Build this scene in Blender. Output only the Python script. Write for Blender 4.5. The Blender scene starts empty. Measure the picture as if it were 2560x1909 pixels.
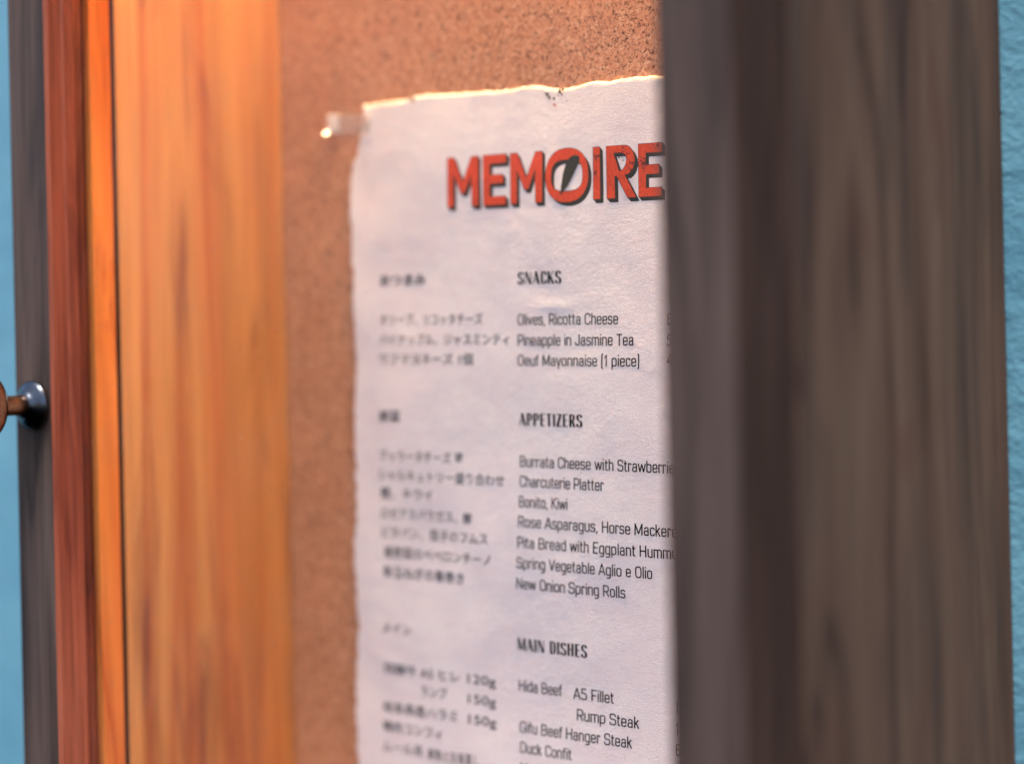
import bpy, bmesh, math, random
from mathutils import Vector, noise
random.seed(7)
R = math.radians
SC = bpy.context.scene
COL = SC.collection

# ---------------------------------------------------------------- camera
cam_d = bpy.data.cameras.new("camera")
cam = bpy.data.objects.new("camera", cam_d)
COL.objects.link(cam)
cam.location = (0.5228, -0.6844, 1.5)
cam_d.sensor_width = 36.0
cam_d.lens = 36.0 * 5500 / 2560
cam_d.clip_start = 0.02
cam_d.clip_end = 50
cam.rotation_mode = 'XYZ'
from mathutils import Matrix
_yaw, _roll = R(40.0), 0.022
fwd = Vector((-math.sin(_yaw), math.cos(_yaw), 0))
rgt = Vector((math.cos(_yaw), math.sin(_yaw), 0))
upv = Vector((0, 0, 1))
r2 = rgt * math.cos(_roll) - upv * math.sin(_roll)
u2 = rgt * math.sin(_roll) + upv * math.cos(_roll)
cam.rotation_euler = Matrix((r2, u2, -fwd)).transposed().to_euler()
cam_d.dof.use_dof = True
cam_d.dof.focus_distance = 0.7985
cam_d.dof.aperture_fstop = 2.6
cam_d.dof.aperture_blades = 0
SC.camera = cam

# ---------------------------------------------------------------- daylight
SUN_EL, SUN_AZ = 75.0, 148.0          # soft sun high behind the photographer
W = bpy.data.worlds.new("World"); SC.world = W; W.use_nodes = True
nt = W.node_tree; bg = nt.nodes["Background"]
sky = nt.nodes.new("ShaderNodeTexSky"); sky.sky_type = 'NISHITA'; sky.sun_disc = False
sky.sun_elevation = R(SUN_EL); sky.sun_rotation = R(SUN_AZ)
sky.air_density = 1.0; sky.dust_density = 3.0; sky.ozone_density = 1.0
nt.links.new(sky.outputs[0], bg.inputs[0]); bg.inputs[1].default_value = 0.145
sd = bpy.data.lights.new("sun", 'SUN'); sd.energy = 2.4; sd.angle = R(12); sd.color = (1, .93, .85)
sun = bpy.data.objects.new("sun", sd); COL.objects.link(sun)
az = R(SUN_AZ); el = R(SUN_EL)
sdir = Vector((math.sin(az) * math.cos(el), math.cos(az) * math.cos(el), math.sin(el)))
sun.rotation_euler = sdir.to_track_quat('Z', 'Y').to_euler()
SC.view_settings.view_transform = 'Standard'; SC.view_settings.look = 'None'
SC.view_settings.exposure = 1.60; SC.view_settings.gamma = 1.0
LAMP_STRENGTH = 124.0

# ---------------------------------------------------------------- helpers
def link(name, bm, mats, parent=None, smooth=False):
    me = bpy.data.meshes.new(name); bm.normal_update(); bm.to_mesh(me); bm.free()
    for m in (mats if isinstance(mats, (list, tuple)) else [mats]): me.materials.append(m)
    if smooth:
        for p in me.polygons: p.use_smooth = True
    o = bpy.data.objects.new(name, me); COL.objects.link(o)
    if parent: o.parent = parent
    return o

def thing(o, label, cat, group=None):
    o["label"] = label; o["category"] = cat
    if group: o["group"] = group
    return o

def empty(name, loc):
    o = bpy.data.objects.new(name, None); COL.objects.link(o); o.location = loc
    o.empty_display_size = .02
    return o

def box(bm, x0, x1, y0, y1, z0, z1, bev=0.0, seg=2, mat=0, long_cuts=0):
    v = [bm.verts.new(p) for p in ((x0,y0,z0),(x1,y0,z0),(x1,y1,z0),(x0,y1,z0),(x0,y0,z1),(x1,y0,z1),(x1,y1,z1),(x0,y1,z1))]
    fs = [bm.faces.new([v[i] for i in q]) for q in ((3,2,1,0),(4,5,6,7),(0,1,5,4),(1,2,6,5),(2,3,7,6),(3,0,4,7))]
    for f in fs: f.material_index = mat
    if bev:
        es = list({e for f in fs for e in f.edges})
        bmesh.ops.bevel(bm, geom=es, offset=bev, segments=seg, profile=.6, affect='EDGES')
    return fs

def lathe(bm, prof, n=48, origin=(0,0,0)):
    """profile (distance along -Y, radius) turned about the Y axis"""
    rings = []
    ox, oy, oz = origin
    for d, r in prof:
        rings.append([bm.verts.new((ox + r*math.cos(2*math.pi*k/n), oy - d, oz + r*math.sin(2*math.pi*k/n))) for k in range(n)])
    for a, b in zip(rings, rings[1:]):
        for k in range(n):
            bm.faces.new((a[k], b[k], b[(k+1) % n], a[(k+1) % n]))
    bm.faces.new(list(reversed(rings[0]))); bm.faces.new(rings[-1])
    bmesh.ops.recalc_face_normals(bm, faces=bm.faces)

def N(nt, t, **kw):
    n = nt.nodes.new(t)
    for k, v in kw.items():
        if k.startswith("i_"): n.inputs[k[2:].replace("_", " ")].default_value = v
        else: setattr(n, k, v)
    return n

def newmat(name):
    m = bpy.data.materials.new(name); m.use_nodes = True
    nt = m.node_tree; b = nt.nodes["Principled BSDF"]
    return m, nt, b, nt.links.new

def coords(nt, scale, seed=0.0, dist=None):
    tc = N(nt, "ShaderNodeTexCoord"); mp = N(nt, "ShaderNodeMapping")
    mp.inputs["Scale"].default_value = scale
    mp.inputs["Location"].default_value = (seed, seed*1.7, seed*.6)
    nt.links.new(tc.outputs["Object"], mp.inputs[0])
    return mp.outputs[0]

def ntex(nt, vec, scale, detail=4, rough=.55, dist=0.0):
    n = N(nt, "ShaderNodeTexNoise"); n.inputs["Scale"].default_value = scale
    n.inputs["Detail"].default_value = detail; n.inputs["Roughness"].default_value = rough
    n.inputs["Distortion"].default_value = dist
    nt.links.new(vec, n.inputs["Vector"]); return n

def ramp(nt, fac, stops, interp='LINEAR'):
    r = N(nt, "ShaderNodeValToRGB"); r.color_ramp.interpolation = interp
    e = r.color_ramp.elements
    while len(e) < len(stops): e.new(.5)
    for q, (p, c) in zip(e, stops):
        q.position = p; q.color = (*c, 1) if len(c) == 3 else c
    nt.links.new(fac, r.inputs[0]); return r.outputs[0]

def mix(nt, fac, a, b, mode='MIX'):
    m = N(nt, "ShaderNodeMix", data_type='RGBA', blend_type=mode)
    for sock, v in ((m.inputs[0], fac), (m.inputs[6], a), (m.inputs[7], b)):
        if hasattr(v, "links") or isinstance(v, bpy.types.NodeSocket): nt.links.new(v, sock)
        elif isinstance(v, (int, float)): sock.default_value = v
        else: sock.default_value = (*v, 1)
    return m.outputs[2]

def bump(nt, b, h, strength, dist, prev=None):
    n = N(nt, "ShaderNodeBump"); n.inputs["Strength"].default_value = strength
    n.inputs["Distance"].default_value = dist
    nt.links.new(h, n.inputs["Height"])
    if prev is not None: nt.links.new(prev, n.inputs["Normal"])
    nt.links.new(n.outputs[0], b.inputs["Normal"]); return n.outputs[0]

# ---------------------------------------------------------------- materials
def wood(name, c_dark, c_mid, c_light, c_fig, seed, fig=(.56, .70), figscale=(26, 26, 4.2), figamt=.8,
         rough=.6, blot=None, fine=1.0, spec=.2, figz=0.0, feather=0, spots=(), rings=13.0, ringscale=(15, 15, 1.5)):
    m, nt, b, L = newmat(name)
    # growth rings: a slow stretched field folded into bands, broken up by fibres
    vr = coords(nt, ringscale, seed + 5)
    gr_ = ntex(nt, vr, 1.0, 2, .45, .7)
    v1 = coords(nt, (170, 170, 7), seed); g1 = ntex(nt, v1, 1.0, 5, .6, .25)
    v2 = coords(nt, (560, 560, 16), seed + 3); g2 = ntex(nt, v2, 1.0, 3, .6)
    m1 = N(nt, "ShaderNodeMath", operation='MULTIPLY'); m1.inputs[1].default_value = rings; L(gr_.outputs[0], m1.inputs[0])
    m2 = N(nt, "ShaderNodeMath", operation='MULTIPLY_ADD'); m2.inputs[1].default_value = .75
    L(g1.outputs[0], m2.inputs[0]); L(m1.outputs[0], m2.inputs[2])
    m3 = N(nt, "ShaderNodeMath", operation='FRACT'); L(m2.outputs[0], m3.inputs[0])
    base = ramp(nt, m3.outputs[0], [(0.0, c_mid), (.45, c_light), (.78, c_mid), (.93, c_dark), (1.0, c_mid)])
    v3 = coords(nt, (42, 42, 3.0), seed + 7); g3 = ntex(nt, v3, 1.0, 3, .55, .6)
    base = mix(nt, 1.0, base, ramp(nt, g3.outputs[0], [(.3, (.80,)*3), (.7, (1.13,)*3)]), 'MULTIPLY')
    fr = ramp(nt, g2.outputs[0], [(.32, (1 - .34*fine,)*3), (.58, (1.04,)*3)])
    base = mix(nt, 1.0, base, fr, 'MULTIPLY')
    v4 = coords(nt, figscale, seed + 9)
    v4.node.inputs["Location"].default_value[2] += figz
    g4 = ntex(nt, v4, 1.0, 3, .55, 1.3)
    field = g4.outputs[0]
    for (sy_, sz_, ry_, rz_, amt_) in spots:      # where the heartwood shows darker in this board
        tcs = N(nt, "ShaderNodeTexCoord"); mps = N(nt, "ShaderNodeMapping"); L(tcs.outputs["Object"], mps.inputs[0])
        mps.inputs["Scale"].default_value = (0, 1/ry_, 1/rz_); mps.inputs["Location"].default_value = (0, -sy_/ry_, -sz_/rz_)
        ln = N(nt, "ShaderNodeVectorMath", operation='LENGTH'); L(mps.outputs[0], ln.inputs[0])
        mr = N(nt, "ShaderNodeMapRange", interpolation_type='SMOOTHSTEP'); L(ln.outputs["Value"], mr.inputs[0])
        mr.inputs[1].default_value = 0.0; mr.inputs[2].default_value = 1.0; mr.inputs[3].default_value = amt_; mr.inputs[4].default_value = 0.0
        ad = N(nt, "ShaderNodeMath", operation='ADD'); L(field, ad.inputs[0]); L(mr.outputs[0], ad.inputs[1]); field = ad.outputs[0]
    k = ramp(nt, field, [(fig[0], (0,)*3), (fig[1], (figamt,)*3)])
    if feather:
        v6 = coords(nt, (230, 230, 13), seed + 14); g6 = ntex(nt, v6, 1.0, 3, .6, .4)
        k = mix(nt, 1.0, k, ramp(nt, g6.outputs[0], [(.34, (.25,)*3), (.62, (1,)*3)]), 'MULTIPLY')
    base = mix(nt, k, base, c_fig)
    if blot:
        v5 = coords(nt, (40, 40, 18), seed + 21); g5 = ntex(nt, v5, 1.0, 2, .5, .6)
        k5 = ramp(nt, g5.outputs[0], [(.58, (0,)*3), (.76, (.5,)*3)])
        base = mix(nt, k5, base, blot)
    L(base, b.inputs["Base Color"])
    rr = ramp(nt, g1.outputs[0], [(.3, (min(1, rough+.12),)*3), (.7, (rough-.08,)*3)])
    L(rr, b.inputs["Roughness"])
    b.inputs["Specular IOR Level"].default_value = spec
    n1 = bump(nt, b, g1.outputs[0], .35, .0006)
    bump(nt, b, g2.outputs[0], .4, .0003, n1)
    return m

M_out = wood("weathered_wood", (.032,.020,.016), (.055,.034,.027), (.079,.051,.041), (.028,.019,.017), 2.0,
             blot=(.070,.040,.032), rough=.65)
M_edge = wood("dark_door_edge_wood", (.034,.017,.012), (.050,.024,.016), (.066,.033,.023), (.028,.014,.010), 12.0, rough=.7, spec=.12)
M_outside = wood("weathered_side_wood", (.048,.026,.018), (.098,.052,.034), (.128,.074,.048), (.040,.026,.022), 17.3,
             blot=(.082,.032,.021), rough=.7, spec=.1, spots=((-.024,.06,.030,.22,.13), (-.045,-.10,.016,.09,.12)), fig=(.50,.70), figscale=(30, 34, 4.2), figamt=.7, fine=.5, rings=4.5)
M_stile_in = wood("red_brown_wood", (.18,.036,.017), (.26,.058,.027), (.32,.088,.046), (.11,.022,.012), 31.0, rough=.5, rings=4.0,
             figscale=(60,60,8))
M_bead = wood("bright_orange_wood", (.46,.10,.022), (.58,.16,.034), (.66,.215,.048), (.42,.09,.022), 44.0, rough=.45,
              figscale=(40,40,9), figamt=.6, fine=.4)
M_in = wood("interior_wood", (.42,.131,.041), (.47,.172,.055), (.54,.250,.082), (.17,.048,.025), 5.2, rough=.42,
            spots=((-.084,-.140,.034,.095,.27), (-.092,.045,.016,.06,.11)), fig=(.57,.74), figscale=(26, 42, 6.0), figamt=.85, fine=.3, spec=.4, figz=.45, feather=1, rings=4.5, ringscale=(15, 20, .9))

def cork_mat():
    m, nt, b, L = newmat("cork")
    v = coords(nt, (1, 1, 1))
    wob = ntex(nt, v, 900, 3, .6)
    add = N(nt, "ShaderNodeVectorMath", operation='MULTIPLY_ADD')
    L(wob.outputs["Color"], add.inputs[0]); add.inputs[1].default_value = (.0012,)*3; L(v, add.inputs[2])
    vo = N(nt, "ShaderNodeTexVoronoi"); vo.inputs["Scale"].default_value = 620; L(add.outputs[0], vo.inputs[0])
    ve = N(nt, "ShaderNodeTexVoronoi", feature='DISTANCE_TO_EDGE'); ve.inputs["Scale"].default_value = 620; L(add.outputs[0], ve.inputs[0])
    sep = N(nt, "ShaderNodeSeparateColor"); L(vo.outputs["Color"], sep.inputs[0])
    gcol = ramp(nt, sep.outputs[0], [(0, (.56,.255,.130)), (.3, (.60,.285,.150)), (.75, (.64,.320,.175)), (1, (.70,.39,.23))])
    pn = ntex(nt, v, 800, 3, .65)
    pit = ramp(nt, pn.outputs[0], [(.33, (1,)*3), (.41, (0,)*3)])
    edge = ramp(nt, ve.outputs[0], [(0.0, (1,)*3), (.10, (0,)*3)])
    pf = ntex(nt, v, 1300, 2, .6)
    em = ramp(nt, pf.outputs[0], [(.45, (0,)*3), (.6, (.8,)*3)])
    edge = mix(nt, 1.0, edge, em, 'MULTIPLY')
    both = mix(nt, 1.0, pit, edge, 'LIGHTEN')
    big = ntex(nt, v, 22, 3, .6)
    bc = ramp(nt, big.outputs[0], [(.3, (.92,.91,.91)), (.7, (1.05,1.05,1.05))])
    c = mix(nt, 1.0, gcol, bc, 'MULTIPLY')
    c = mix(nt, mix(nt, 1.0, both, (.95,)*3, 'MULTIPLY'), c, (.085,.022,.010))
    L(c, b.inputs["Base Color"]); b.inputs["Roughness"].default_value = .9
    b.inputs["Specular IOR Level"].default_value = .2
    inv = N(nt, "ShaderNodeMath", operation='SUBTRACT'); inv.inputs[0].default_value = 1.0
    L(both, inv.inputs[1])
    n1 = bump(nt, b, inv.outputs[0], .9, .0009)
    bump(nt, b, pf.outputs[0], .6, .0006, n1)
    return m
M_cork = cork_mat()

def paper_mat(name, col, col2, rim=False):
    m, nt, b, L = newmat(name)
    v = coords(nt, (1, 1, 1))
    big = ntex(nt, v, 28, 3, .6)
    c = ramp(nt, big.outputs[0], [(.35, col), (.65, col2)])
    f1 = ntex(nt, coords(nt, (2300, 1, 620), 2.0), 1.0, 3, .65, 1.2)
    f2 = ntex(nt, coords(nt, (700, 1, 1900), 8.0), 1.0, 3, .65, 1.2)
    sp = ntex(nt, v, 1500, 2, .5)
    tint = ramp(nt, sp.outputs[0], [(.30, (.93,.92,.93)), (.6, (1,1,1))])
    L(mix(nt, 1.0, c, tint, 'MULTIPLY'), b.inputs["Base Color"])
    b.inputs["Roughness"].default_value = .85; b.inputs["Specular IOR Level"].default_value = .25
    b.inputs["Subsurface Weight"].default_value = 0.0
    n1 = bump(nt, b, f1.outputs[0], .7, .0004)
    n2 = bump(nt, b, f2.outputs[0], .65, .0004, n1)
    md = ntex(nt, v, 260, 3, .6)
    bump(nt, b, md.outputs[0], .5, .0005, n2)
    return m
M_paper = paper_mat("handmade_paper", (.86,.825,.85), (.91,.88,.88))
M_rim = paper_mat("torn_paper_fibre", (.66,.58,.48), (.80,.73,.63))

def flat(name, col, rough=.7, metal=0.0, spec=.12):
    m, nt, b, L = newmat(name)
    n = ntex(nt, coords(nt, (1,1,1)), 900, 2, .6)
    c = ramp(nt, n.outputs[0], [(.3, tuple(x*.8 for x in col)), (.7, tuple(min(1, x*1.2) for x in col))])
    L(c, b.inputs["Base Color"]); b.inputs["Roughness"].default_value = rough
    b.inputs["Metallic"].default_value = metal; b.inputs["Specular IOR Level"].default_value = spec
    return m
M_ink = flat("dark_brown_ink", (.013,.0045,.003), .85, 0.0, .03)
M_red = flat("red_ink", (.70,.070,.018), .75)
M_olive = flat("dark_olive_ink", (.040,.036,.022), .75)
M_soot = flat("dark_stain", (.06,.025,.02), .9)
M_orange = flat("orange_speck", (.75,.25,.10), .9)
M_metal_blue = flat("metal_blue_reflection", (.055,.062,.075), .26, 1.0)  # bluish reflection of the wall put into the dark metal's colour
M_metal_warm = flat("bronze_warm_reflection", (.30,.15,.08), .28, 1.0)  # orange reflection of the lit interior put into the bronze colour

def wall_mat():
    m, nt, b, L = newmat("turquoise_paint")
    v = coords(nt, (1,1,1))
    a = ntex(nt, v, 18, 5, .6, .5); c = ramp(nt, a.outputs[0], [(.3, (.078,.222,.300)), (.7, (.122,.290,.365))])
    L(c, b.inputs["Base Color"]); b.inputs["Roughness"].default_value = .55
    w = ntex(nt, coords(nt, (70, 1, 110), 3.0), 1.0, 5, .62, .5)
    n1 = bump(nt, b, w.outputs[0], .30, .004)
    bump(nt, b, ntex(nt, v, 420, 3, .6).outputs[0], .4, .001, n1)
    return m
M_wall = wall_mat()

def glass_mat():
    m, nt, b, L = newmat("window_glass")
    out = nt.nodes["Material Output"]; nt.nodes.remove(b)
    tr = N(nt, "ShaderNodeBsdfTransparent"); tr.inputs[0].default_value = (.985,.995,.99,1)
    gl = N(nt, "ShaderNodeBsdfGlossy"); gl.inputs["Roughness"].default_value = .02; gl.inputs[0].default_value = (.18,.18,.20,1)
    fr = N(nt, "ShaderNodeFresnel"); ge = N(nt, "ShaderNodeNewGeometry")
    io = N(nt, "ShaderNodeMix", data_type='FLOAT'); io.inputs[2].default_value = 1.45; io.inputs[3].default_value = 1/1.45
    L(ge.outputs["Backfacing"], io.inputs[0]); L(io.outputs[0], fr.inputs[0])   # same few percent on both faces of the pane
    mx = N(nt, "ShaderNodeMixShader"); L(fr.outputs[0], mx.inputs[0]); L(tr.outputs[0], mx.inputs[1]); L(gl.outputs[0], mx.inputs[2])
    df = N(nt, "ShaderNodeBsdfDiffuse"); df.inputs[0].default_value = (.75,.73,.70,1)
    v = coords(nt, (1,1,1))
    sm = ntex(nt, v, 26, 4, .6, .8); k = ramp(nt, sm.outputs[0], [(.42, (.001,)*3), (.75, (.010,)*3)])
    ds = ntex(nt, v, 900, 1, .5); kd = ramp(nt, ds.outputs[0], [(.76, (0,)*3), (.80, (.30,)*3)])
    kk = mix(nt, 1.0, k, kd, 'ADD')
    m2 = N(nt, "ShaderNodeMixShader"); L(kk, m2.inputs[0]); L(mx.outputs[0], m2.inputs[1]); L(df.outputs[0], m2.inputs[2])
    L(m2.outputs[0], out.inputs[0])
    return m
M_glass = glass_mat()

def tape_mat(op):
    m, nt, b, L = newmat("clear_tape")
    out = nt.nodes["Material Output"]
    b.inputs["Base Color"].default_value = (.85,.78,.74,1); b.inputs["Roughness"].default_value = .12
    b.inputs["Specular IOR Level"].default_value = .8
    tr = N(nt, "ShaderNodeBsdfTransparent"); tr.inputs[0].default_value = (.97,.95,.92,1)
    mx = N(nt, "ShaderNodeMixShader"); mx.inputs[0].default_value = op
    L(tr.outputs[0], mx.inputs[1]); L(b.outputs[0], mx.inputs[2]); L(mx.outputs[0], out.inputs[0])
    return m
M_tape = tape_mat(.22)
M_tape2 = tape_mat(.62)
M_gloss = flat("glint_facet_gloss", (.80,.76,.70), .10, 0.0, .9)  # gloss for the glint facet added to the tape

def lamp_mat():
    m, nt, b, L = newmat("warm_lamp_diffuser")
    b.inputs["Base Color"].default_value = (.8,.7,.55,1)
    b.inputs["Emission Color"].default_value = (1, .69, .38, 1)
    b.inputs["Emission Strength"].default_value = LAMP_STRENGTH
    return m
M_lamp = lamp_mat()

# ---------------------------------------------------------------- the wall
bm = bmesh.new(); box(bm, -2.2, 2.2, .0062, .12, 0.0, 3.4)
thing(link("plaster_wall", bm, M_wall), "turquoise painted plaster wall behind the wooden menu case", "wall")

# ---------------------------------------------------------------- the case
ZC = 1.5
XI, XO = .1428, .1664            # half opening, half outside width
YF, YG, YB, YK = -.1604, -.1450, -.1290, -.0382   # door front, glass, door back, cork face
ZT, ZB = ZC + .250, ZC - .230    # door opening top / bottom
BT, BB = ZC + .530, ZC - .250    # box interior top / bottom; unseen top raised to even out the lamp's falloff
WO = XO - XI
YW = .0062                       # wall face
case = thing(empty("menu_display_case", (0, 0, ZC)), "wooden menu display case with a glazed door and orange lit inside, on the turquoise wall", "display case")
def cpart(name, bm, m, smooth=False, parent=case):
    if parent is case: bmesh.ops.translate(bm, verts=bm.verts, vec=(0, 0, -ZC))
    return link(name, bm, m, parent, smooth)

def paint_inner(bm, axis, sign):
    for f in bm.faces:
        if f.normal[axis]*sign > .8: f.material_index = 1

GAP = .0019
for s in (-1, 1):
    bm = bmesh.new()
    x0, x1 = sorted((s*XI, s*XO))
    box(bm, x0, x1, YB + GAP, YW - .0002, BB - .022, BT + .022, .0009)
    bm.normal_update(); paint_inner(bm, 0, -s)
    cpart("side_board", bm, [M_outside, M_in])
for z0, z1, sg in ((BT, BT + .0218, -1), (BB - .0218, BB, 1)):
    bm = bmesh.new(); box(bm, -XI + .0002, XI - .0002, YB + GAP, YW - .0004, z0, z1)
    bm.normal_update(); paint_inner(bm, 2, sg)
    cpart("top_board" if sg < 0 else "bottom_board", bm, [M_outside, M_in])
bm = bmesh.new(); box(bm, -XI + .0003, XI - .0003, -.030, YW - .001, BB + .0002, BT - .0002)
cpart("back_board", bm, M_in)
bm = bmesh.new(); box(bm, -XI + .0006, XI - .0006, YK, -.0302, BB + .0004, BT - .0004)
cpart("cork_sheet", bm, M_cork)

# door: stiles run full height, with a small moulding step on the inner edge in front of the glass
def stile(s):
    # cross-section (x measured from the opening edge outwards, y), extruded in z
    inn = -.0024 if s > 0 else 0.0
    P = [(0.0, YF + .0012), (.0012, YF), (WO - .0012, YF), (WO, YF + .0012), (WO, YB), (.0035, YB), (.0035, YG + .0005),
         (.0, YG - .0021), (-.0006, YG - .0028), (-.0006, YF + .0082), (.0000, YF + .0072)]
    P = [(x + (inn if x < .01 else 0), y) for x, y in P]
    bm = bmesh.new()
    z0, z1 = ZB - .026, BT + .024
    nz = 2
    rings = []
    for z in (z0, z1):
        rings.append([bm.verts.new((s*(XI + x), y, z)) for x, y in P])
    n = len(P)
    for k in range(n):
        f = bm.faces.new((rings[0][k], rings[0][(k+1) % n], rings[1][(k+1) % n], rings[1][k]))
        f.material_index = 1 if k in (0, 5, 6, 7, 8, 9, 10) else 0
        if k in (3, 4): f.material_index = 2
    bm.faces.new(rings[0][::-1]); bm.faces.new(rings[1])
    bmesh.ops.recalc_face_normals(bm, faces=bm.faces)
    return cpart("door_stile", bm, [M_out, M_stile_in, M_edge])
for s in (-1, 1): stile(s)
for z0, z1 in ((ZT, BT + .0238), (ZB - .0258, ZB)):  # unseen upper rail made extra tall to shape the lamp's shadow
    bm = bmesh.new()
    box(bm, -XI + .0008, XI - .0008, YF + .0004, YB - .0003, z0, z1, .0008)
    cpart("door_rail", bm, M_out)
# glazing beads behind the glass
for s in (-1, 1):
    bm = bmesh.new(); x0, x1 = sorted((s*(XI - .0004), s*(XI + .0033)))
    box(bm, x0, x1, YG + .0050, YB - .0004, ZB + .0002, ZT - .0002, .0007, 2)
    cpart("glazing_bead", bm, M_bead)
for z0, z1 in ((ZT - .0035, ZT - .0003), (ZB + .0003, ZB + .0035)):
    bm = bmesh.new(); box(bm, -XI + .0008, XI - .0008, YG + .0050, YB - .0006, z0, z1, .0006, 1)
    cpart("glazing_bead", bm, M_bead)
bm = bmesh.new(); box(bm, -XI - .0026, XI + .0026, YG + .0006, YG + .0034, ZB + .0004, ZT - .0004)
cpart("glass_pane", bm, M_glass)
# lamp strip under the top board, just behind the door
bm = bmesh.new(); box(bm, -.128, .128, -.098, -.064, BT - .0120, BT - .0002, .002)
housing = cpart("lamp_housing", bm, M_out)
bm = bmesh.new(); box(bm, -.124, .124, -.093, -.069, BT - ZC - .0170, BT - ZC - .0122, .0015)
link("lamp_diffuser", bm, M_lamp, housing)
# knob on the left stile
KX, KZ = -.1540, ZC - .0048
bm = bmesh.new()
lathe(bm, [(0,.0088),(.0009,.0094),(.0020,.0092),(.0030,.0080),(.0042,.0060),(.0052,.0050),(.0062,.0045)], origin=(KX, YF - .0001, KZ))
knob = cpart("door_knob", bm, M_metal_blue, True)
bm = bmesh.new(); lathe(bm, [(.0050,.0042),(.010,.0038),(.016,.0040),(.0195,.0052)], origin=(KX, YF, KZ))
bmesh.ops.translate(bm, verts=bm.verts, vec=(0,0,-ZC)); link("stem", bm, M_metal_warm, knob, True)
bm = bmesh.new(); lathe(bm, [(.0190,.0048),(.0200,.0090),(.0215,.0122),(.0240,.0138),(.0270,.0140),(.0300,.0128),(.0325,.0100),(.0340,.0060),(.0345,.0020)], origin=(KX, YF, KZ))
bmesh.ops.translate(bm, verts=bm.verts, vec=(0,0,-ZC)); link("knob_head", bm, M_metal_warm, knob, True)

# ---------------------------------------------------------------- the paper menu
PT = .027
menu = thing(empty("paper_menu", (-.1034, YK, ZC + .1115)), "torn-edged pinkish white paper menu taped to the cork inside the case", "menu")
menu.rotation_euler = (0, PT, 0)
MM = .001
def interp(tab, x):
    if x <= tab[0][0]: return tab[0][1]
    for (a, p), (b, q) in zip(tab, tab[1:]):
        if x <= b: return p + (q-p)*(x-a)/(b-a)
    return tab[-1][1]
LEFT = [(-3,9.4),(-2,9.0),(8.9,8.0),(16.8,5.2),(24.7,1.9),(29,1.2),(34.4,.9),(39.3,1.5),(45.9,1.8),(58.9,2.3),(65.7,3.6),(78.8,3.3),(92,4.4),(105.2,5.0),(114.6,3.9),
        (150.2,4.4),(161.6,5.3),(176.8,3.2),(195,4.6),(208.7,5.2),(237.1,4.2),(265.3,5.1),(300,4.6)]
TOP = [(0,-2.0),(9,-2.0),(31.7,-2.7),(36,-3.4),(41,-3.9),(53,-3.3),(73.7,-3.0),(85.9,-2.5),(92.7,-3.1),(97.7,-3.4),(103.6,-2.3),(110.9,-1.1),(119.7,-1.3),(126.5,-2.7),
       (134,-1.9),(139.5,-2.5),(148.3,-2.7),(159.6,-2.3),(180,-2.6),(212,-2.2)]
def nz(x, y, z=0): return noise.noise(Vector((x, y, z)))
def lf(v): return interp(LEFT, v) + 1.2*nz(v*.26, 3.1) + .7*nz(v*.9, 7.7) + .3*nz(v*2.6, 2.2)
def tp(u): return interp(TOP, u) + .30*nz(u*.45, 9.3) + .30*nz(u*1.3, 1.7) + .2*nz(u*3.1, 4.7)
def rt(v): return 210.5 + .8*nz(v*.12, 31.0) + .4*nz(v*.8, 5.0)
def bt(u): return 296 + .8*nz(u*.12, 61.0) + .4*nz(u*.8, 15.0)
def relief(u, v):
    """mm the sheet's face stands off the cork at (u, v) in mm"""
    h = 1.9 + .75*nz(u*.024, v*.020, 2.0) + .30*nz(u*.07, v*.05, 7.0) + .07*nz(u*.22, v*.2, 11.)
    # folded-over top-left corner
    d = (u - 12.5) - (8 - v)*.18
    if v < 30: h += .55*math.exp(-(d/1.6)**2)*max(0, 1 - v/28)*min(1, max(0, (v+1)/5))
    # small wrinkle beside the first dish and a crease lower right
    q = (u-108)/9; w = (v-80.5)/2.2
    h += .35*math.exp(-q*q - w*w)
    q = ((u-116.2) - (84.5-v)*.9)/.45; w = (v-82.5)/3.2
    h -= .12*math.exp(-q*q - w*w)
    q = ((u-155)*.74 + (v-104)*.67)/.5; w = ((u-155)*.67 - (v-104)*.74)/3
    h += .15*math.exp(-q*q - w*w)
    return h
def spaced(n_edge, w_edge, n_mid):
    a = [w_edge*k/n_edge for k in range(n_edge)]
    m = [w_edge + (1-2*w_edge)*k/n_mid for k in range(n_mid)]
    return a + m + [1 - x for x in reversed(a)] + ([] if 1 - a[0] == 1 else [1])
us = sorted(set(spaced(10, 2.6/210, 150))); vs = sorted(set(spaced(10, 2.6/298, 330)))
bm = bmesh.new(); grid = []
RIM = 1.45
for t in vs:
    row = []
    for s in us:
        v0 = -2.4 + 298.4*t
        l, r_ = lf(v0), rt(v0); u = l + (r_-l)*s
        tt, bb = tp(u), bt(u); v = tt + (bb-tt)*t
        ed = min(u-l, (v-tt)*.9, r_-u, bb-v)
        wv = RIM*(1 + .45*nz(u*.5, v*.5, 3.) + .3*nz(u*1.7, v*1.7, 8.))
        h = relief(u, v)
        k = max(0., min(1., ed/wv))
        h = (.25 + (h-.25)*math.sin(k*math.pi/2)**.8) if k < 1 else h
        if k < 1: h += (.22*nz(u*1.9, v*1.9, 5.) + .22*nz(u*5.1, v*5.1, 9.))*(1-k)
        row.append(bm.verts.new((u*MM, -h*MM, -v*MM)))
    grid.append(row)
for i in range(len(vs)-1):
    for j in range(len(us)-1):
        f = bm.faces.new((grid[i][j], grid[i+1][j], grid[i+1][j+1], grid[i][j+1]))
        f.material_index = 1 if (us[j] < .0072 or us[j+1] > .9928 or vs[i] < .0050 or vs[i+1] > .995) else 0
        f.smooth = True
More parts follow.
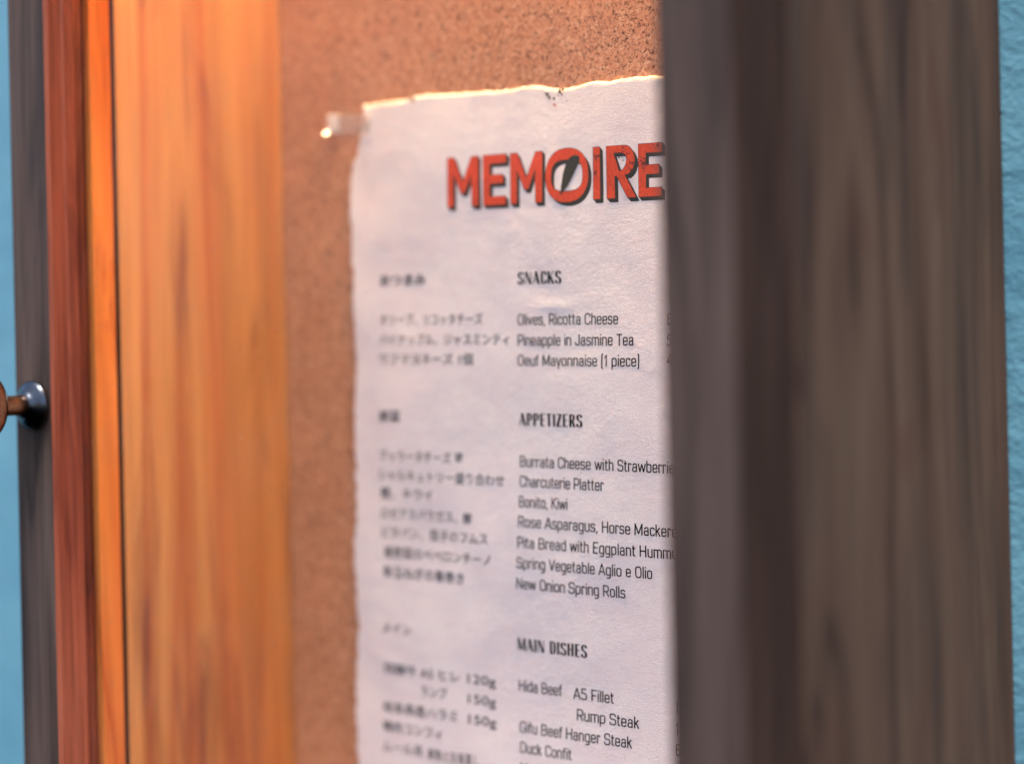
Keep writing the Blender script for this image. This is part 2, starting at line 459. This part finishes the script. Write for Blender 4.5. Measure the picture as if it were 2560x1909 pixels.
# skirt down to the cork gives the sheet its thickness
loop = grid[0][:] + [r[-1] for r in grid[1:]] + grid[-1][-2::-1] + [r[0] for r in grid[-2:0:-1]]
low = [bm.verts.new((p.co.x, -.00004, p.co.z)) for p in loop]
n = len(loop)
for k in range(n):
    f = bm.faces.new((loop[k], loop[(k+1) % n], low[(k+1) % n], low[k])); f.material_index = 1
bmesh.ops.recalc_face_normals(bm, faces=bm.faces)
link("sheet", bm, [M_paper, M_rim], menu)

# ---------------------------------------------------------------- lettering
def put(u, v, lift):
    """paper millimetres -> local metres, lift in mm above the sheet's face"""
    return Vector((u*MM, -(relief(u, v) + lift)*MM, -v*MM))

def rounded(pts, closed):
    """polyline with a corner radius per vertex -> dense polyline"""
    P = [(p[0], p[1], p[2] if len(p) > 2 else 0.0) for p in pts]
    out = []; n = len(P)
    for i, (x, y, r) in enumerate(P):
        if r <= 0 or (not closed and i in (0, n-1)): out.append((x, y)); continue
        a, b = P[i-1], P[(i+1) % n]
        def dirn(q):
            dx, dy = q[0]-x, q[1]-y; l = math.hypot(dx, dy); return dx/l, dy/l, l
        ax, ay, la = dirn(a); bx, by, lb = dirn(b)
        rr = min(r, la*.5 if closed or i-1 > 0 else la, lb*.5 if closed or i+1 < n-1 else lb)
        for k in range(6):
            t = k/5
            # superelliptic corner
            c1 = (1-t)**2; c2 = t**2
            out.append((x + ax*rr*c1 + bx*rr*c2, y + ay*rr*c1 + by*rr*c2))
    res = [out[0]]
    for p in out[1:]:
        if math.hypot(p[0]-res[-1][0], p[1]-res[-1][1]) > 1e-4: res.append(p)
    if closed and math.hypot(res[0][0]-res[-1][0], res[0][1]-res[-1][1]) < 1e-4: res.pop()
    return res

def ribbon(pts, closed, wx, wy):
    """stroke a polyline with an elliptical pen -> list of quads"""
    n = len(pts); L, Rr = [], []
    for i, (x, y) in enumerate(pts):
        a = pts[i-1] if (i > 0 or closed) else pts[i]
        b = pts[(i+1) % n] if (i < n-1 or closed) else pts[i]
        def nrm(p, q):
            dx, dy = q[0]-p[0], q[1]-p[1]; l = math.hypot(dx, dy)
            return (-dy/l, dx/l) if l > 1e-9 else None
        n1, n2 = nrm(a, (x, y)), nrm((x, y), b)
        n1 = n1 or n2; n2 = n2 or n1
        mx, my = n1[0]+n2[0], n1[1]+n2[1]; l = math.hypot(mx, my) or 1; mx /= l; my /= l
        c = max(.45, mx*n1[0] + my*n1[1])
        ox, oy = mx/c*wx/2, my/c*wy/2
        L.append((x+ox, y+oy)); Rr.append((x-ox, y-oy))
    q = []
    for i in range(n if closed else n-1):
        j = (i+1) % n; q.append((L[i], Rr[i], Rr[j], L[j]))
    return q

b, t, xt = .05, .95, .69
def box_(x0, y0, x1, y1, r): return ('c', [(x0,y0,r),(x1,y0,r),(x1,y1,r),(x0,y1,r)])
def o_(*p): return ('o', list(p))
G = {
 'O': (.74, [box_(.1,b,.64,t,.26)]), '0': (.64, [box_(.1,b,.54,t,.24)]),
 'C': (.69, [o_((.61,.30),(.61,b,.2),(.1,b,.24),(.1,t,.24),(.61,t,.2),(.61,.70))]),
 'G': (.74, [o_((.63,.72),(.63,t,.2),(.1,t,.24),(.1,b,.24),(.64,b,.2),(.64,.47),(.38,.47))]),
 'D': (.74, [('c', [(.1,b),(.64,b,.26),(.64,t,.26),(.1,t)])]),
 'B': (.71, [('c', [(.1,b),(.61,b,.2),(.61,.51,.2),(.1,.51)]), o_((.1,.51),(.1,t),(.57,t,.18),(.57,.51,.18),(.4,.51))]),
 'P': (.66, [o_((.1,0),(.1,t),(.59,t,.2),(.59,.42,.2),(.1,.42))]),
 'R': (.70, [o_((.1,0),(.1,t),(.60,t,.2),(.60,.45,.2),(.1,.45)), o_((.36,.45),(.64,0))]),
 'S': (.68, [o_((.59,.72),(.59,t,.18),(.09,t,.18),(.09,.51,.18),(.61,.51,.18),(.61,b,.18),(.07,b,.18),(.07,.27))]),
 'E': (.62, [o_((.58,t),(.1,t),(.1,b),(.58,b)), o_((.1,.51),(.53,.51))]),
 'F': (.58, [o_((.56,t),(.1,t),(.1,0)), o_((.1,.49),(.51,.49))]),
 'H': (.76, [o_((.1,0),(.1,1)), o_((.64,0),(.64,1)), o_((.1,.51),(.64,.51))]),
 'N': (.76, [o_((.1,0),(.1,1)), o_((.64,0),(.64,1)), o_((.1,.96),(.64,.04))]),
 'M': (.90, [o_((.1,0),(.1,1)), o_((.78,0),(.78,1)), o_((.1,.97),(.44,.12)), o_((.44,.12),(.78,.97))]),
 'T': (.62, [o_((.02,t),(.60,t)), o_((.31,t),(.31,0))]),
 'J': (.56, [o_((.46,1),(.46,b,.2),(.06,b,.18),(.06,.30))]),
 'V': (.68, [o_((.04,1),(.34,.04)), o_((.34,.04),(.64,1))]),
 'A': (.72, [o_((.04,0),(.36,.98)), o_((.36,.98),(.68,0)), o_((.15,.30),(.57,.30))]),
 'K': (.70, [o_((.1,0),(.1,1)), o_((.14,.50),(.62,1)), o_((.26,.56),(.66,0))]),
 'a': (.58, [o_((.13,.52),(.13,xt,.14),(.46,xt,.14),(.46,.0)), o_((.46,.40),(.09,.40,.13),(.09,b,.13),(.46,b))]),
 'b': (.60, [o_((.09,1),(.09,b)), box_(.09,b,.50,xt,.16)]),
 'c': (.53, [o_((.46,.22),(.46,b,.15),(.09,b,.16),(.09,xt,.16),(.46,xt,.15),(.46,.52))]),
 'd': (.60, [o_((.50,1),(.50,0)), box_(.09,b,.50,xt,.16)]),
 'e': (.57, [o_((.48,.20),(.48,b,.15),(.09,b,.16),(.09,xt,.16),(.48,xt,.16),(.48,.37),(.09,.37))]),
 'f': (.36, [o_((.15,0),(.15,t,.13),(.35,t)), o_((.02,xt),(.33,xt))]),
 'g': (.60, [box_(.09,b,.50,xt,.16), o_((.50,.74),(.50,-.20,.16),(.11,-.20))]),
 'h': (.58, [o_((.09,0),(.09,1)), o_((.09,xt),(.48,xt,.16),(.48,0))]),
 'i': (.20, [o_((.10,0),(.10,.74)), o_((.10,.88),(.10,1.0))]),
 'k': (.52, [o_((.09,0),(.09,1)), o_((.12,.36),(.45,.74)), o_((.22,.44),(.48,0))]),
 'l': (.20, [o_((.10,0),(.10,1))]),
 'm': (.86, [o_((.09,0),(.09,.74)), o_((.09,xt),(.43,xt,.14),(.43,0)), o_((.43,xt),(.77,xt,.14),(.77,0))]),
 'n': (.58, [o_((.09,0),(.09,.74)), o_((.09,xt),(.48,xt,.16),(.48,0))]),
 'o': (.59, [box_(.09,b,.50,xt,.17)]),
 'p': (.60, [o_((.09,-.25),(.09,.70)), box_(.09,b,.50,xt,.16)]),
 'r': (.40, [o_((.09,0),(.09,.74)), o_((.09,xt),(.35,xt,.10),(.35,.58))]),
 's': (.54, [o_((.45,.55),(.45,xt,.13),(.09,xt,.13),(.09,.38,.13),(.46,.38,.13),(.46,b,.13),(.07,b,.13),(.07,.19))]),
 't': (.38, [o_((.15,.93),(.15,b,.13),(.35,b)), o_((.02,xt),(.34,xt))]),
 'u': (.58, [o_((.09,.74),(.09,b,.16),(.48,b)), o_((.48,.74),(.48,0))]),
 'v': (.52, [o_((.04,.74),(.26,.03)), o_((.26,.03),(.48,.74))]),
 'w': (.80, [o_((.04,.74),(.22,.03)), o_((.22,.03),(.40,.70)), o_((.40,.70),(.58,.03)), o_((.58,.03),(.76,.74))]),
 'y': (.52, [o_((.04,.74),(.27,.03)), o_((.48,.74),(.20,-.22))]),
 'L': (.56, [o_((.1,1),(.1,b),(.54,b))]),
 ',': (.24, [o_((.14,.10),(.08,-.14))]), ' ': (.30, []),
 '(': (.28, [o_((.24,1.06),(.10,1.06,.12),(.10,-.16,.12),(.24,-.16))]),
 ')': (.28, [o_((.04,1.06),(.18,1.06,.12),(.18,-.16,.12),(.04,-.16))]),
 '1': (.40, [o_((.07,.72),(.26,.96),(.26,0))]),
 '4': (.62, [o_((.44,0),(.44,.97),(.06,.27),(.58,.27))]),
 '5': (.64, [o_((.54,t),(.11,t),(.11,.58),(.54,.58,.2),(.54,b,.2),(.08,b,.16),(.08,.2))]),
 '6': (.64, [box_(.1,b,.54,.58,.18), o_((.50,.80),(.50,t,.16),(.1,t,.24),(.1,.3))]),
}
# condensed heading capitals: (width, [(pen multiplier, stroke)]), thick uprights and hairline horizontals
bh, th_ = .03, .97
HG = {
 'S': (.50, [(1,o_((.40,.76),(.40,th_,.2),(.11,th_,.2),(.11,.56,.22),(.41,.44,.22),(.41,bh,.2),(.09,bh,.2),(.09,.26)))]),
 'N': (.60, [(.35,o_((.08,0),(.08,1))), (.35,o_((.52,0),(.52,1))), (1.05,o_((.12,1),(.48,0)))]),
 'A': (.56, [(.35,o_((.04,0),(.26,1))), (1.1,o_((.26,1),(.48,0))), (1,o_((.13,.32),(.42,.32)))]),
 'C': (.50, [(1,o_((.42,.30),(.42,bh,.2),(.12,bh,.22),(.12,th_,.22),(.42,th_,.2),(.42,.70)))]),
 'K': (.56, [(1,o_((.12,0),(.12,1))), (.4,o_((.18,.46),(.48,1))), (1.05,o_((.24,.58),(.48,0)))]),
 'P': (.50, [(1,o_((.12,0),(.12,1))), (.9,o_((.12,th_),(.40,th_,.2),(.40,.46,.2),(.12,.46)))]),
 'E': (.46, [(1,o_((.12,0),(.12,1))), (1,o_((.12,th_),(.42,th_))), (1,o_((.12,.52),(.38,.52))), (1,o_((.12,bh),(.42,bh)))]),
 'T': (.48, [(1,o_((.24,0),(.24,1))), (1,o_((.02,th_),(.46,th_)))]),
 'I': (.24, [(1,o_((.12,0),(.12,1)))]),
 'Z': (.48, [(1,o_((.05,th_),(.43,th_))), (1.1,o_((.38,th_),(.10,bh))), (1,o_((.05,bh),(.45,bh)))]),
 'R': (.54, [(1,o_((.12,0),(.12,1))), (.9,o_((.12,th_),(.40,th_,.2),(.40,.48,.2),(.12,.48))), (1.0,o_((.28,.48),(.46,0)))]),
 'M': (.74, [(.35,o_((.08,0),(.10,1))), (1,o_((.62,0),(.62,1))), (1.0,o_((.12,1),(.34,.05))), (.35,o_((.34,.05),(.60,1)))]),
 'D': (.54, [(1,o_((.12,0),(.12,1))), (1,o_((.12,th_),(.43,th_,.24),(.43,bh,.24),(.12,bh)))]),
 'H': (.56, [(1,o_((.12,0),(.12,1))), (1,o_((.44,0),(.44,1))), (1,o_((.12,.52),(.44,.52)))]),
 ' ': (.30, []),
}
def text_quads(s, heading=False):
    x = 0.0; out = []
    for ch in s:
        w, strokes = (HG if heading else G)[ch]
        for st in strokes:
            mul, (kind, pts) = st if heading else (1.0, st)
            pp = rounded(pts, kind == 'c')
            if heading: q = ribbon(pp, kind == 'c', .18*mul, .08)
            else: q = ribbon(pp, kind == 'c', .124, .108)
            out.append((x, q))
        x += w + (.05 if heading else .032)
    return out, x
def text_width(s, heading): return text_quads(s, heading)[1] - (.09 if not heading else .06)

def line_mesh(name, s, u0, v0, width, cap, heading=False):
    body, _, tail = s.partition("|")
    sx = width/text_width(body, heading)
    strokes, _ = text_quads(body + tail, heading)
    bm = bmesh.new(); k = 0
    for x, quads in strokes:
        k += 1
        for q in quads:
            vv = [bm.verts.new(put(u0 + (x+p[0]-.03)*sx, v0 - p[1]*cap, .10 + .006*(k % 7))) for p in q]
            try: bm.faces.new(vv)
            except ValueError: pass
    for f in bm.faces: f.normal_update()
    for f in list(bm.faces):
        if f.normal.y > 0: f.normal_flip()
    return link(name, bm, M_ink, menu)

ENG = [("H","SNACKS",91.5,72.0,21.5),("E","Olives, Ricotta Cheese",91.5,87.5,47.8),("E","Pineapple in Jasmine Tea",91.5,95.3,55.0),
("E","Oeuf Mayonnaise (1 piece)",91.5,103.0,57.7),("H","APPETIZERS",92.2,125.7,30.8),("E","Burrata Cheese with Strawberri|es",92.5,141.4,69.9),
("E","Charcuterie Platter",92.5,149.0,40.3),("E","Bonito, Kiwi",92.2,156.8,23.5),("E","Rose Asparagus, Horse Macker|el",92.0,164.4,71.4),
("E","Pita Bread with Eggplant Humm|us",91.5,172.3,71.9),("E","Spring Vegetable Aglio e Olio",91.1,180.1,63.9),("E","New Onion Spring Rolls",90.9,188.0,51.8),
("H","MAIN DISHES",91.0,211.5,34.1),("E","Hida Beef",91.4,227.1,21.1),("E","A5 Fillet",118.2,227.4,18.9),("E","Rump Steak",119.7,235.3,29.0),
("E","Gifu Beef Hanger Steak",92.0,242.9,53.4),("E","Duck Confit",92.4,250.6,25.0),("E","Mussels",92.6,258.6,16.3),
("E","600",161.5,87.9,7.2),("E","500",161.5,95.4,7.2),("E","400",161.5,102.3,7.2),("E","1500",165.4,227.6,7.8),("E","1100",165.4,235.4,7.8),("E","650",165.4,243.1,7.0),("E","610",165.4,250.8,7.0)]
for kind, s, u, v, w in ENG:
    line_mesh("heading" if kind == "H" else "text_line", s, u, v, w, 4.75 if kind == "H" else 4.3, kind == "H")

JP = [("おつまみ",19.4,71.0,24.3,1),("オリーブ、リコッタチーズ",19.4,86.9,54.4,0),("パイナップル、ジャスミンティ",19.0,94.8,68.1,0),("ウフマヨネーズ 1個",18.9,102.5,49.9,0),
("前菜",19.0,125.5,11.5,1),("ブッラータチーズ 苺",19.0,141.3,44.5,0),("シャルキュトリー盛り合わせ",18.3,149.0,66.4,0),("鰹、キウイ",19.4,156.3,28.1,0),("ロゼアスパラガス、鯵",19.8,164.4,48.5,0),
("ピタパン、茄子のフムス",20.0,172.0,56.5,0),("春野菜のペペロンチーノ",20.9,180.0,56.9,0),("新玉ねぎの春巻き",20.6,188.0,43.5,0),("メイン",20.3,210.5,15.8,0),
("飛騨牛 A5 ヒレ",21.1,226.8,40.5,0),("120g",65.8,226.6,14.3,0),("ランプ",41.4,234.0,13.8,0),("150g",66.1,234.4,14.1,0),("岐阜県産ハラミ",20.7,242.3,39.8,0),("150g",66.4,242.3,14.1,0),
("鴨肉コンフィ",20.7,250.1,31.8,0),("ムール貝",20.2,258.2,22.0,0),("鮮魚と白身蒸し",45.0,258.6,27.0,0)]
for s, u0, v0, w, bold in JP:
    cu = bpy.data.curves.new("text_line", 'FONT'); cu.body = s; cu.size = 1.0; cu.resolution_u = 3
    cu.offset = .022 if bold else .004
    tmp = bpy.data.objects.new("text_line", cu); COL.objects.link(tmp)
    bpy.context.view_layer.update()
    me = tmp.evaluated_get(bpy.context.evaluated_depsgraph_get()).to_mesh()
    xs = [p.co.x for p in me.vertices]
    lo, hi = min(xs), max(xs); sx = w/(hi-lo)
    latin = s.endswith("g")
    sy = 5.2 if latin else 5.0
    bm = bmesh.new(); bm.from_mesh(me)
    for p in bm.verts:
        p.co = put(u0 + (p.co.x-lo)*sx, v0 - p.co.y*sy - (0 if latin else .1), .11)
    tmp.evaluated_get(bpy.context.evaluated_depsgraph_get()).to_mesh_clear()
    bpy.data.objects.remove(tmp)
    bm.normal_update()
    for f in bm.faces:
        if f.normal.y > 0: f.normal_flip()
    link("heading" if bold else "text_line", bm, M_ink, menu)

# ---------------------------------------------------------------- logo lettering
def fill_poly(loops):
    """2-D filled shape with holes -> (verts, faces)"""
    cu = bpy.data.curves.new("f", 'CURVE'); cu.dimensions = '2D'; cu.fill_mode = 'BOTH'
    for lp in loops:
        sp = cu.splines.new('POLY'); sp.points.add(len(lp)-1); sp.use_cyclic_u = True
        for q, (x, y) in zip(sp.points, lp): q.co = (x, y, 0, 1)
    o = bpy.data.objects.new("f", cu); COL.objects.link(o); bpy.context.view_layer.update()
    dg = bpy.context.evaluated_depsgraph_get()
    ev = o.evaluated_get(dg); me = ev.to_mesh()
    bm = bmesh.new(); bm.from_mesh(me); ev.to_mesh_clear(); bpy.data.objects.remove(o)
    bmesh.ops.remove_doubles(bm, verts=bm.verts, dist=1e-4)
    # keep only one side
    seen = set()
    for f in list(bm.faces):
        key = tuple(sorted(v.index for v in f.verts))
        if key in seen: bm.faces.remove(f)
        seen.add(key)
    return bm

def chop(bm, step=2.2):
    xs = [v.co.x for v in bm.verts]; ys = [v.co.y for v in bm.verts]
    x = min(xs) + step
    while x < max(xs):
        bmesh.ops.bisect_plane(bm, geom=bm.verts[:] + bm.edges[:] + bm.faces[:], plane_co=(x,0,0), plane_no=(1,0,0)); x += step
    y = min(ys) + step
    while y < max(ys):
        bmesh.ops.bisect_plane(bm, geom=bm.verts[:] + bm.edges[:] + bm.faces[:], plane_co=(0,y,0), plane_no=(0,1,0)); y += step

def place(bm, du, dv, lift):
    out = bm.copy()
    for v in out.verts: v.co = put(v.co.x + du, v.co.y + dv, lift)
    out.normal_update()
    for f in out.faces:
        if f.normal.y > 0: f.normal_flip()
    return out

def scl(lp, x0, y0, w, h): return [(x0 + x*w, y0 + (1-y)*h) for x, y in lp]
def superell(cx, cy, rx, ry, n=48, e=2.4):
    r = []
    for k in range(n):
        a = 2*math.pi*k/n; c, s = math.cos(a), math.sin(a)
        r.append((cx + rx*math.copysign(abs(c)**(2/e), c), cy + ry*math.copysign(abs(s)**(2/e), s)))
    return r
H0, HH = 22.0, 19.3
def let_M(x, w):
    return [scl([(0,0),(.20,0),(.20,.66),(.43,.27),(.57,.27),(.78,.66),(.78,0),(1,0),(1,1),(.78,1),(.50,.50),(.22,1),(0,1)], x, H0, w, HH)]
def let_E(x, w):
    return [scl([(0,0),(.96,0),(.96,.17),(.31,.17),(.31,.42),(.86,.42),(.86,.60),(.31,.60),(.31,.82),(.98,.82),(1,1),(0,1)], x, H0, w, HH)]
def let_I(x, w): return [scl([(0,0),(1,0),(1,1),(0,1)], x, H0, w, HH)]
def let_R(x, w):
    out = [(0,0),(.30,0),(.30,.42),(.36,.42),(.74,0),(1.06,0),(.66,.44)]
    out += [(.66 + .36*math.sin(a), .715 - .285*math.cos(a)) for a in [math.pi*k/12 for k in range(1, 12)]]
    out += [(.62,1),(0,1)]
    hole = [(.27,.86),(.54,.86),(.68,.82),(.73,.73),(.69,.63),(.60,.545),(.47,.51)]
    return [scl(out, x, H0, w, HH), scl(hole, x, H0, w, HH)]
def let_O(x, w):
    return [superell(x + w/2, H0 + HH/2, w/2, HH/2 + .5, 56, 2.25), superell(x + w*.50, H0 + HH*.505, w*.36, HH*.30, 44, 2.9)]
def knife():
    # leaf shaped blade inside the O
    p = [(.34,.11),(.36,.32),(.40,.55),(.46,.72),(.55,.84),(.66,.88),(.76,.86),(.78,.79),(.74,.70),(.62,.48),(.50,.28)]
    return [scl(p, 105.6, H0, 20.6, HH)]
LET = [let_M(56.1,16.0), let_E(74.5,11.8), let_M(88.1,15.8), let_O(105.4,20.4), let_I(128.0,3.3), let_R(134.3,12.6), let_E(148.7,11.0)]
for i, lp in enumerate(LET):
    shade = fill_poly(lp); chop(shade)
    allb = bmesh.new()
    for k in range(9):
        q = k/8*1.0
        pc = place(shade, 1.35*q, 1.4*q, .12 - .010*k)
        tm = bpy.data.meshes.new("t"); pc.to_mesh(tm); pc.free(); allb.from_mesh(tm); bpy.data.meshes.remove(tm)
    link("letter_shadow", allb, M_olive, menu)
    # thin dark outline
    ob = bmesh.new()
    for l in lp:
        for q in ribbon(l, True, .17, .17):
            ob.faces.new([ob.verts.new(put(*p, .175)) for p in q])
    ob.normal_update()
    for f in ob.faces:
        if f.normal.y > 0: f.normal_flip()
    red = link("logo_letter", place(shade, 0, 0, .145), M_red, menu)
    link("letter_outline", ob, M_olive, red)
    shade.free()
kb = fill_poly(knife()); chop(kb)
link("logo_knife", place(kb, 0, 0, .19), M_olive, menu); kb.free()

# ---------------------------------------------------------------- specks and stains on the paper
def specks(name, spots, m, lift=.22):
    bm = bmesh.new()
    for k, (u, v, r) in enumerate(spots):
        n = 14
        ring = []
        for j in range(n):
            a = 2*math.pi*j/n; q = r*(.55 + .9*random.random()**1.5)
            ring.append(bm.verts.new(put(u + q*math.cos(a), v + q*math.sin(a), lift + .004*(k % 9))))
        f = bm.faces.new(ring); f.normal_update()
        if f.normal.y > 0: f.normal_flip()
    o = link(name, bm, m, menu); o["kind"] = "stuff"
    return o
sp = [(106.0,1.0,.9),(107.0,2.0,.7),(109.2,2.6,.7),(105.2,.3,.5),(112.0,.2,.8),(113.0,1.2,.5),(113.6,-.4,.6),(126.9,2.2,.22),(111.2,1.6,.35),(114.5,2.0,.2),(115.4,4.0,.3)]
specks("burn_stain", sp, M_soot)
sp = [(37.5,-2.6,.9),(38.3,-1.6,.5)]
specks("burn_stain", sp, M_soot, .3)
rnd = random.Random(4)
sp = []
for cu_, cv_, n, sd_ in ((129.6,25.8,14,.8),(142.8,25.0,16,1.3),(145.6,28.5,12,.8),(145.0,31.2,6,.5),(149.6,28.6,26,1.0),(151.5,29.6,14,.9),(157.5,23.4,12,.9),(129.3,31.5,5,.5),(144.0,33.5,6,.5)):
    for _ in range(n): sp.append((rnd.gauss(cu_, sd_), rnd.gauss(cv_, sd_*.8), rnd.uniform(.12,.42)))
specks("ink_stain", sp, M_soot, .24)
specks("orange_speck", [(109.4,4.9,.5),(110.0,5.3,.35)], M_orange)
sp = [(rnd.uniform(20,200), rnd.uniform(2,240), rnd.uniform(.05,.13)) for _ in range(26)]
specks("ink_stain", sp, M_soot)

# ---------------------------------------------------------------- tape at the top-left corner
tape = thing(empty("adhesive_tape", (-.1034, YK, ZC + .1115)), "small strip of clear tape holding the top left corner of the menu", "tape")
tape.rotation_euler = (0, PT, 0)
def strip(name, ua, ub, m, lift, nu=40, nv=12, end=0.0):
    bm = bmesh.new(); rows = []
    for i in range(nu+1):
        u = ua + (ub-ua)*i/nu; r_ = []
        for j in range(nv+1):
            v = .6 + 7.6*j/nv + .06*(u+10)
            on = 1/(1 + math.exp(-(u - 8.2)/.7))
            h = .35*(1-on) + (relief(max(u, 9), v) + .35)*on + lift
            if u < -5.0: h += 1.5*((-5.0-u)/5.0)**1.4
            h += .25*nz(u*.35, v*.5, 2.)
            w = .3*nz(v*1.3, 5.0) if i in (0, nu) else 0
            r_.append(bm.verts.new(((u+w)*MM, -max(.12, h)*MM, -v*MM)))
        rows.append(r_)
    for i in range(nu):
        for j in range(nv): bm.faces.new((rows[i][j], rows[i][j+1], rows[i+1][j+1], rows[i+1][j]))
    bmesh.ops.recalc_face_normals(bm, faces=bm.faces)
    o = link(name, bm, m, tape, True)
    so = o.modifiers.new("thickness", 'SOLIDIFY'); so.thickness = .00008
    return o
strip("tape_strip", -9.6, 14.0, M_tape, 0)
strip("folded_tape_end", -9.9, -4.6, M_tape2, .25, 14)
# glint facet added to the tape corner, angled to mirror the lamp to the camera
pc = Vector((-.0097, -.0030, -.0082))
pw = Matrix.Rotation(PT, 3, 'Y') @ pc + tape.location
lampc = Vector((0, -.081, BT - .017))
hv = ((lampc - pw).normalized() + (cam.location - pw).normalized()).normalized()
hv = Matrix.Rotation(-PT, 3, 'Y') @ hv
tx = hv.cross(Vector((0, 0, 1))).normalized(); ty = hv.cross(tx).normalized()
bm = bmesh.new(); rows = []
for i in range(9):
    r_ = []
    for j in range(7):
        a_, b_ = (i/8-.5)*1.9, (j/6-.5)*1.5
        r_.append(bm.verts.new(pc + (tx*a_ + ty*b_ - hv*(.012*(a_*a_ + b_*b_)))*MM))
    rows.append(r_)
for i in range(8):
    for j in range(6): bm.faces.new((rows[i][j], rows[i+1][j], rows[i+1][j+1], rows[i][j+1]))
bmesh.ops.recalc_face_normals(bm, faces=bm.faces)
o = link("glint_facet", bm, M_gloss, tape, True)
so = o.modifiers.new("thickness", 'SOLIDIFY'); so.thickness = .00008
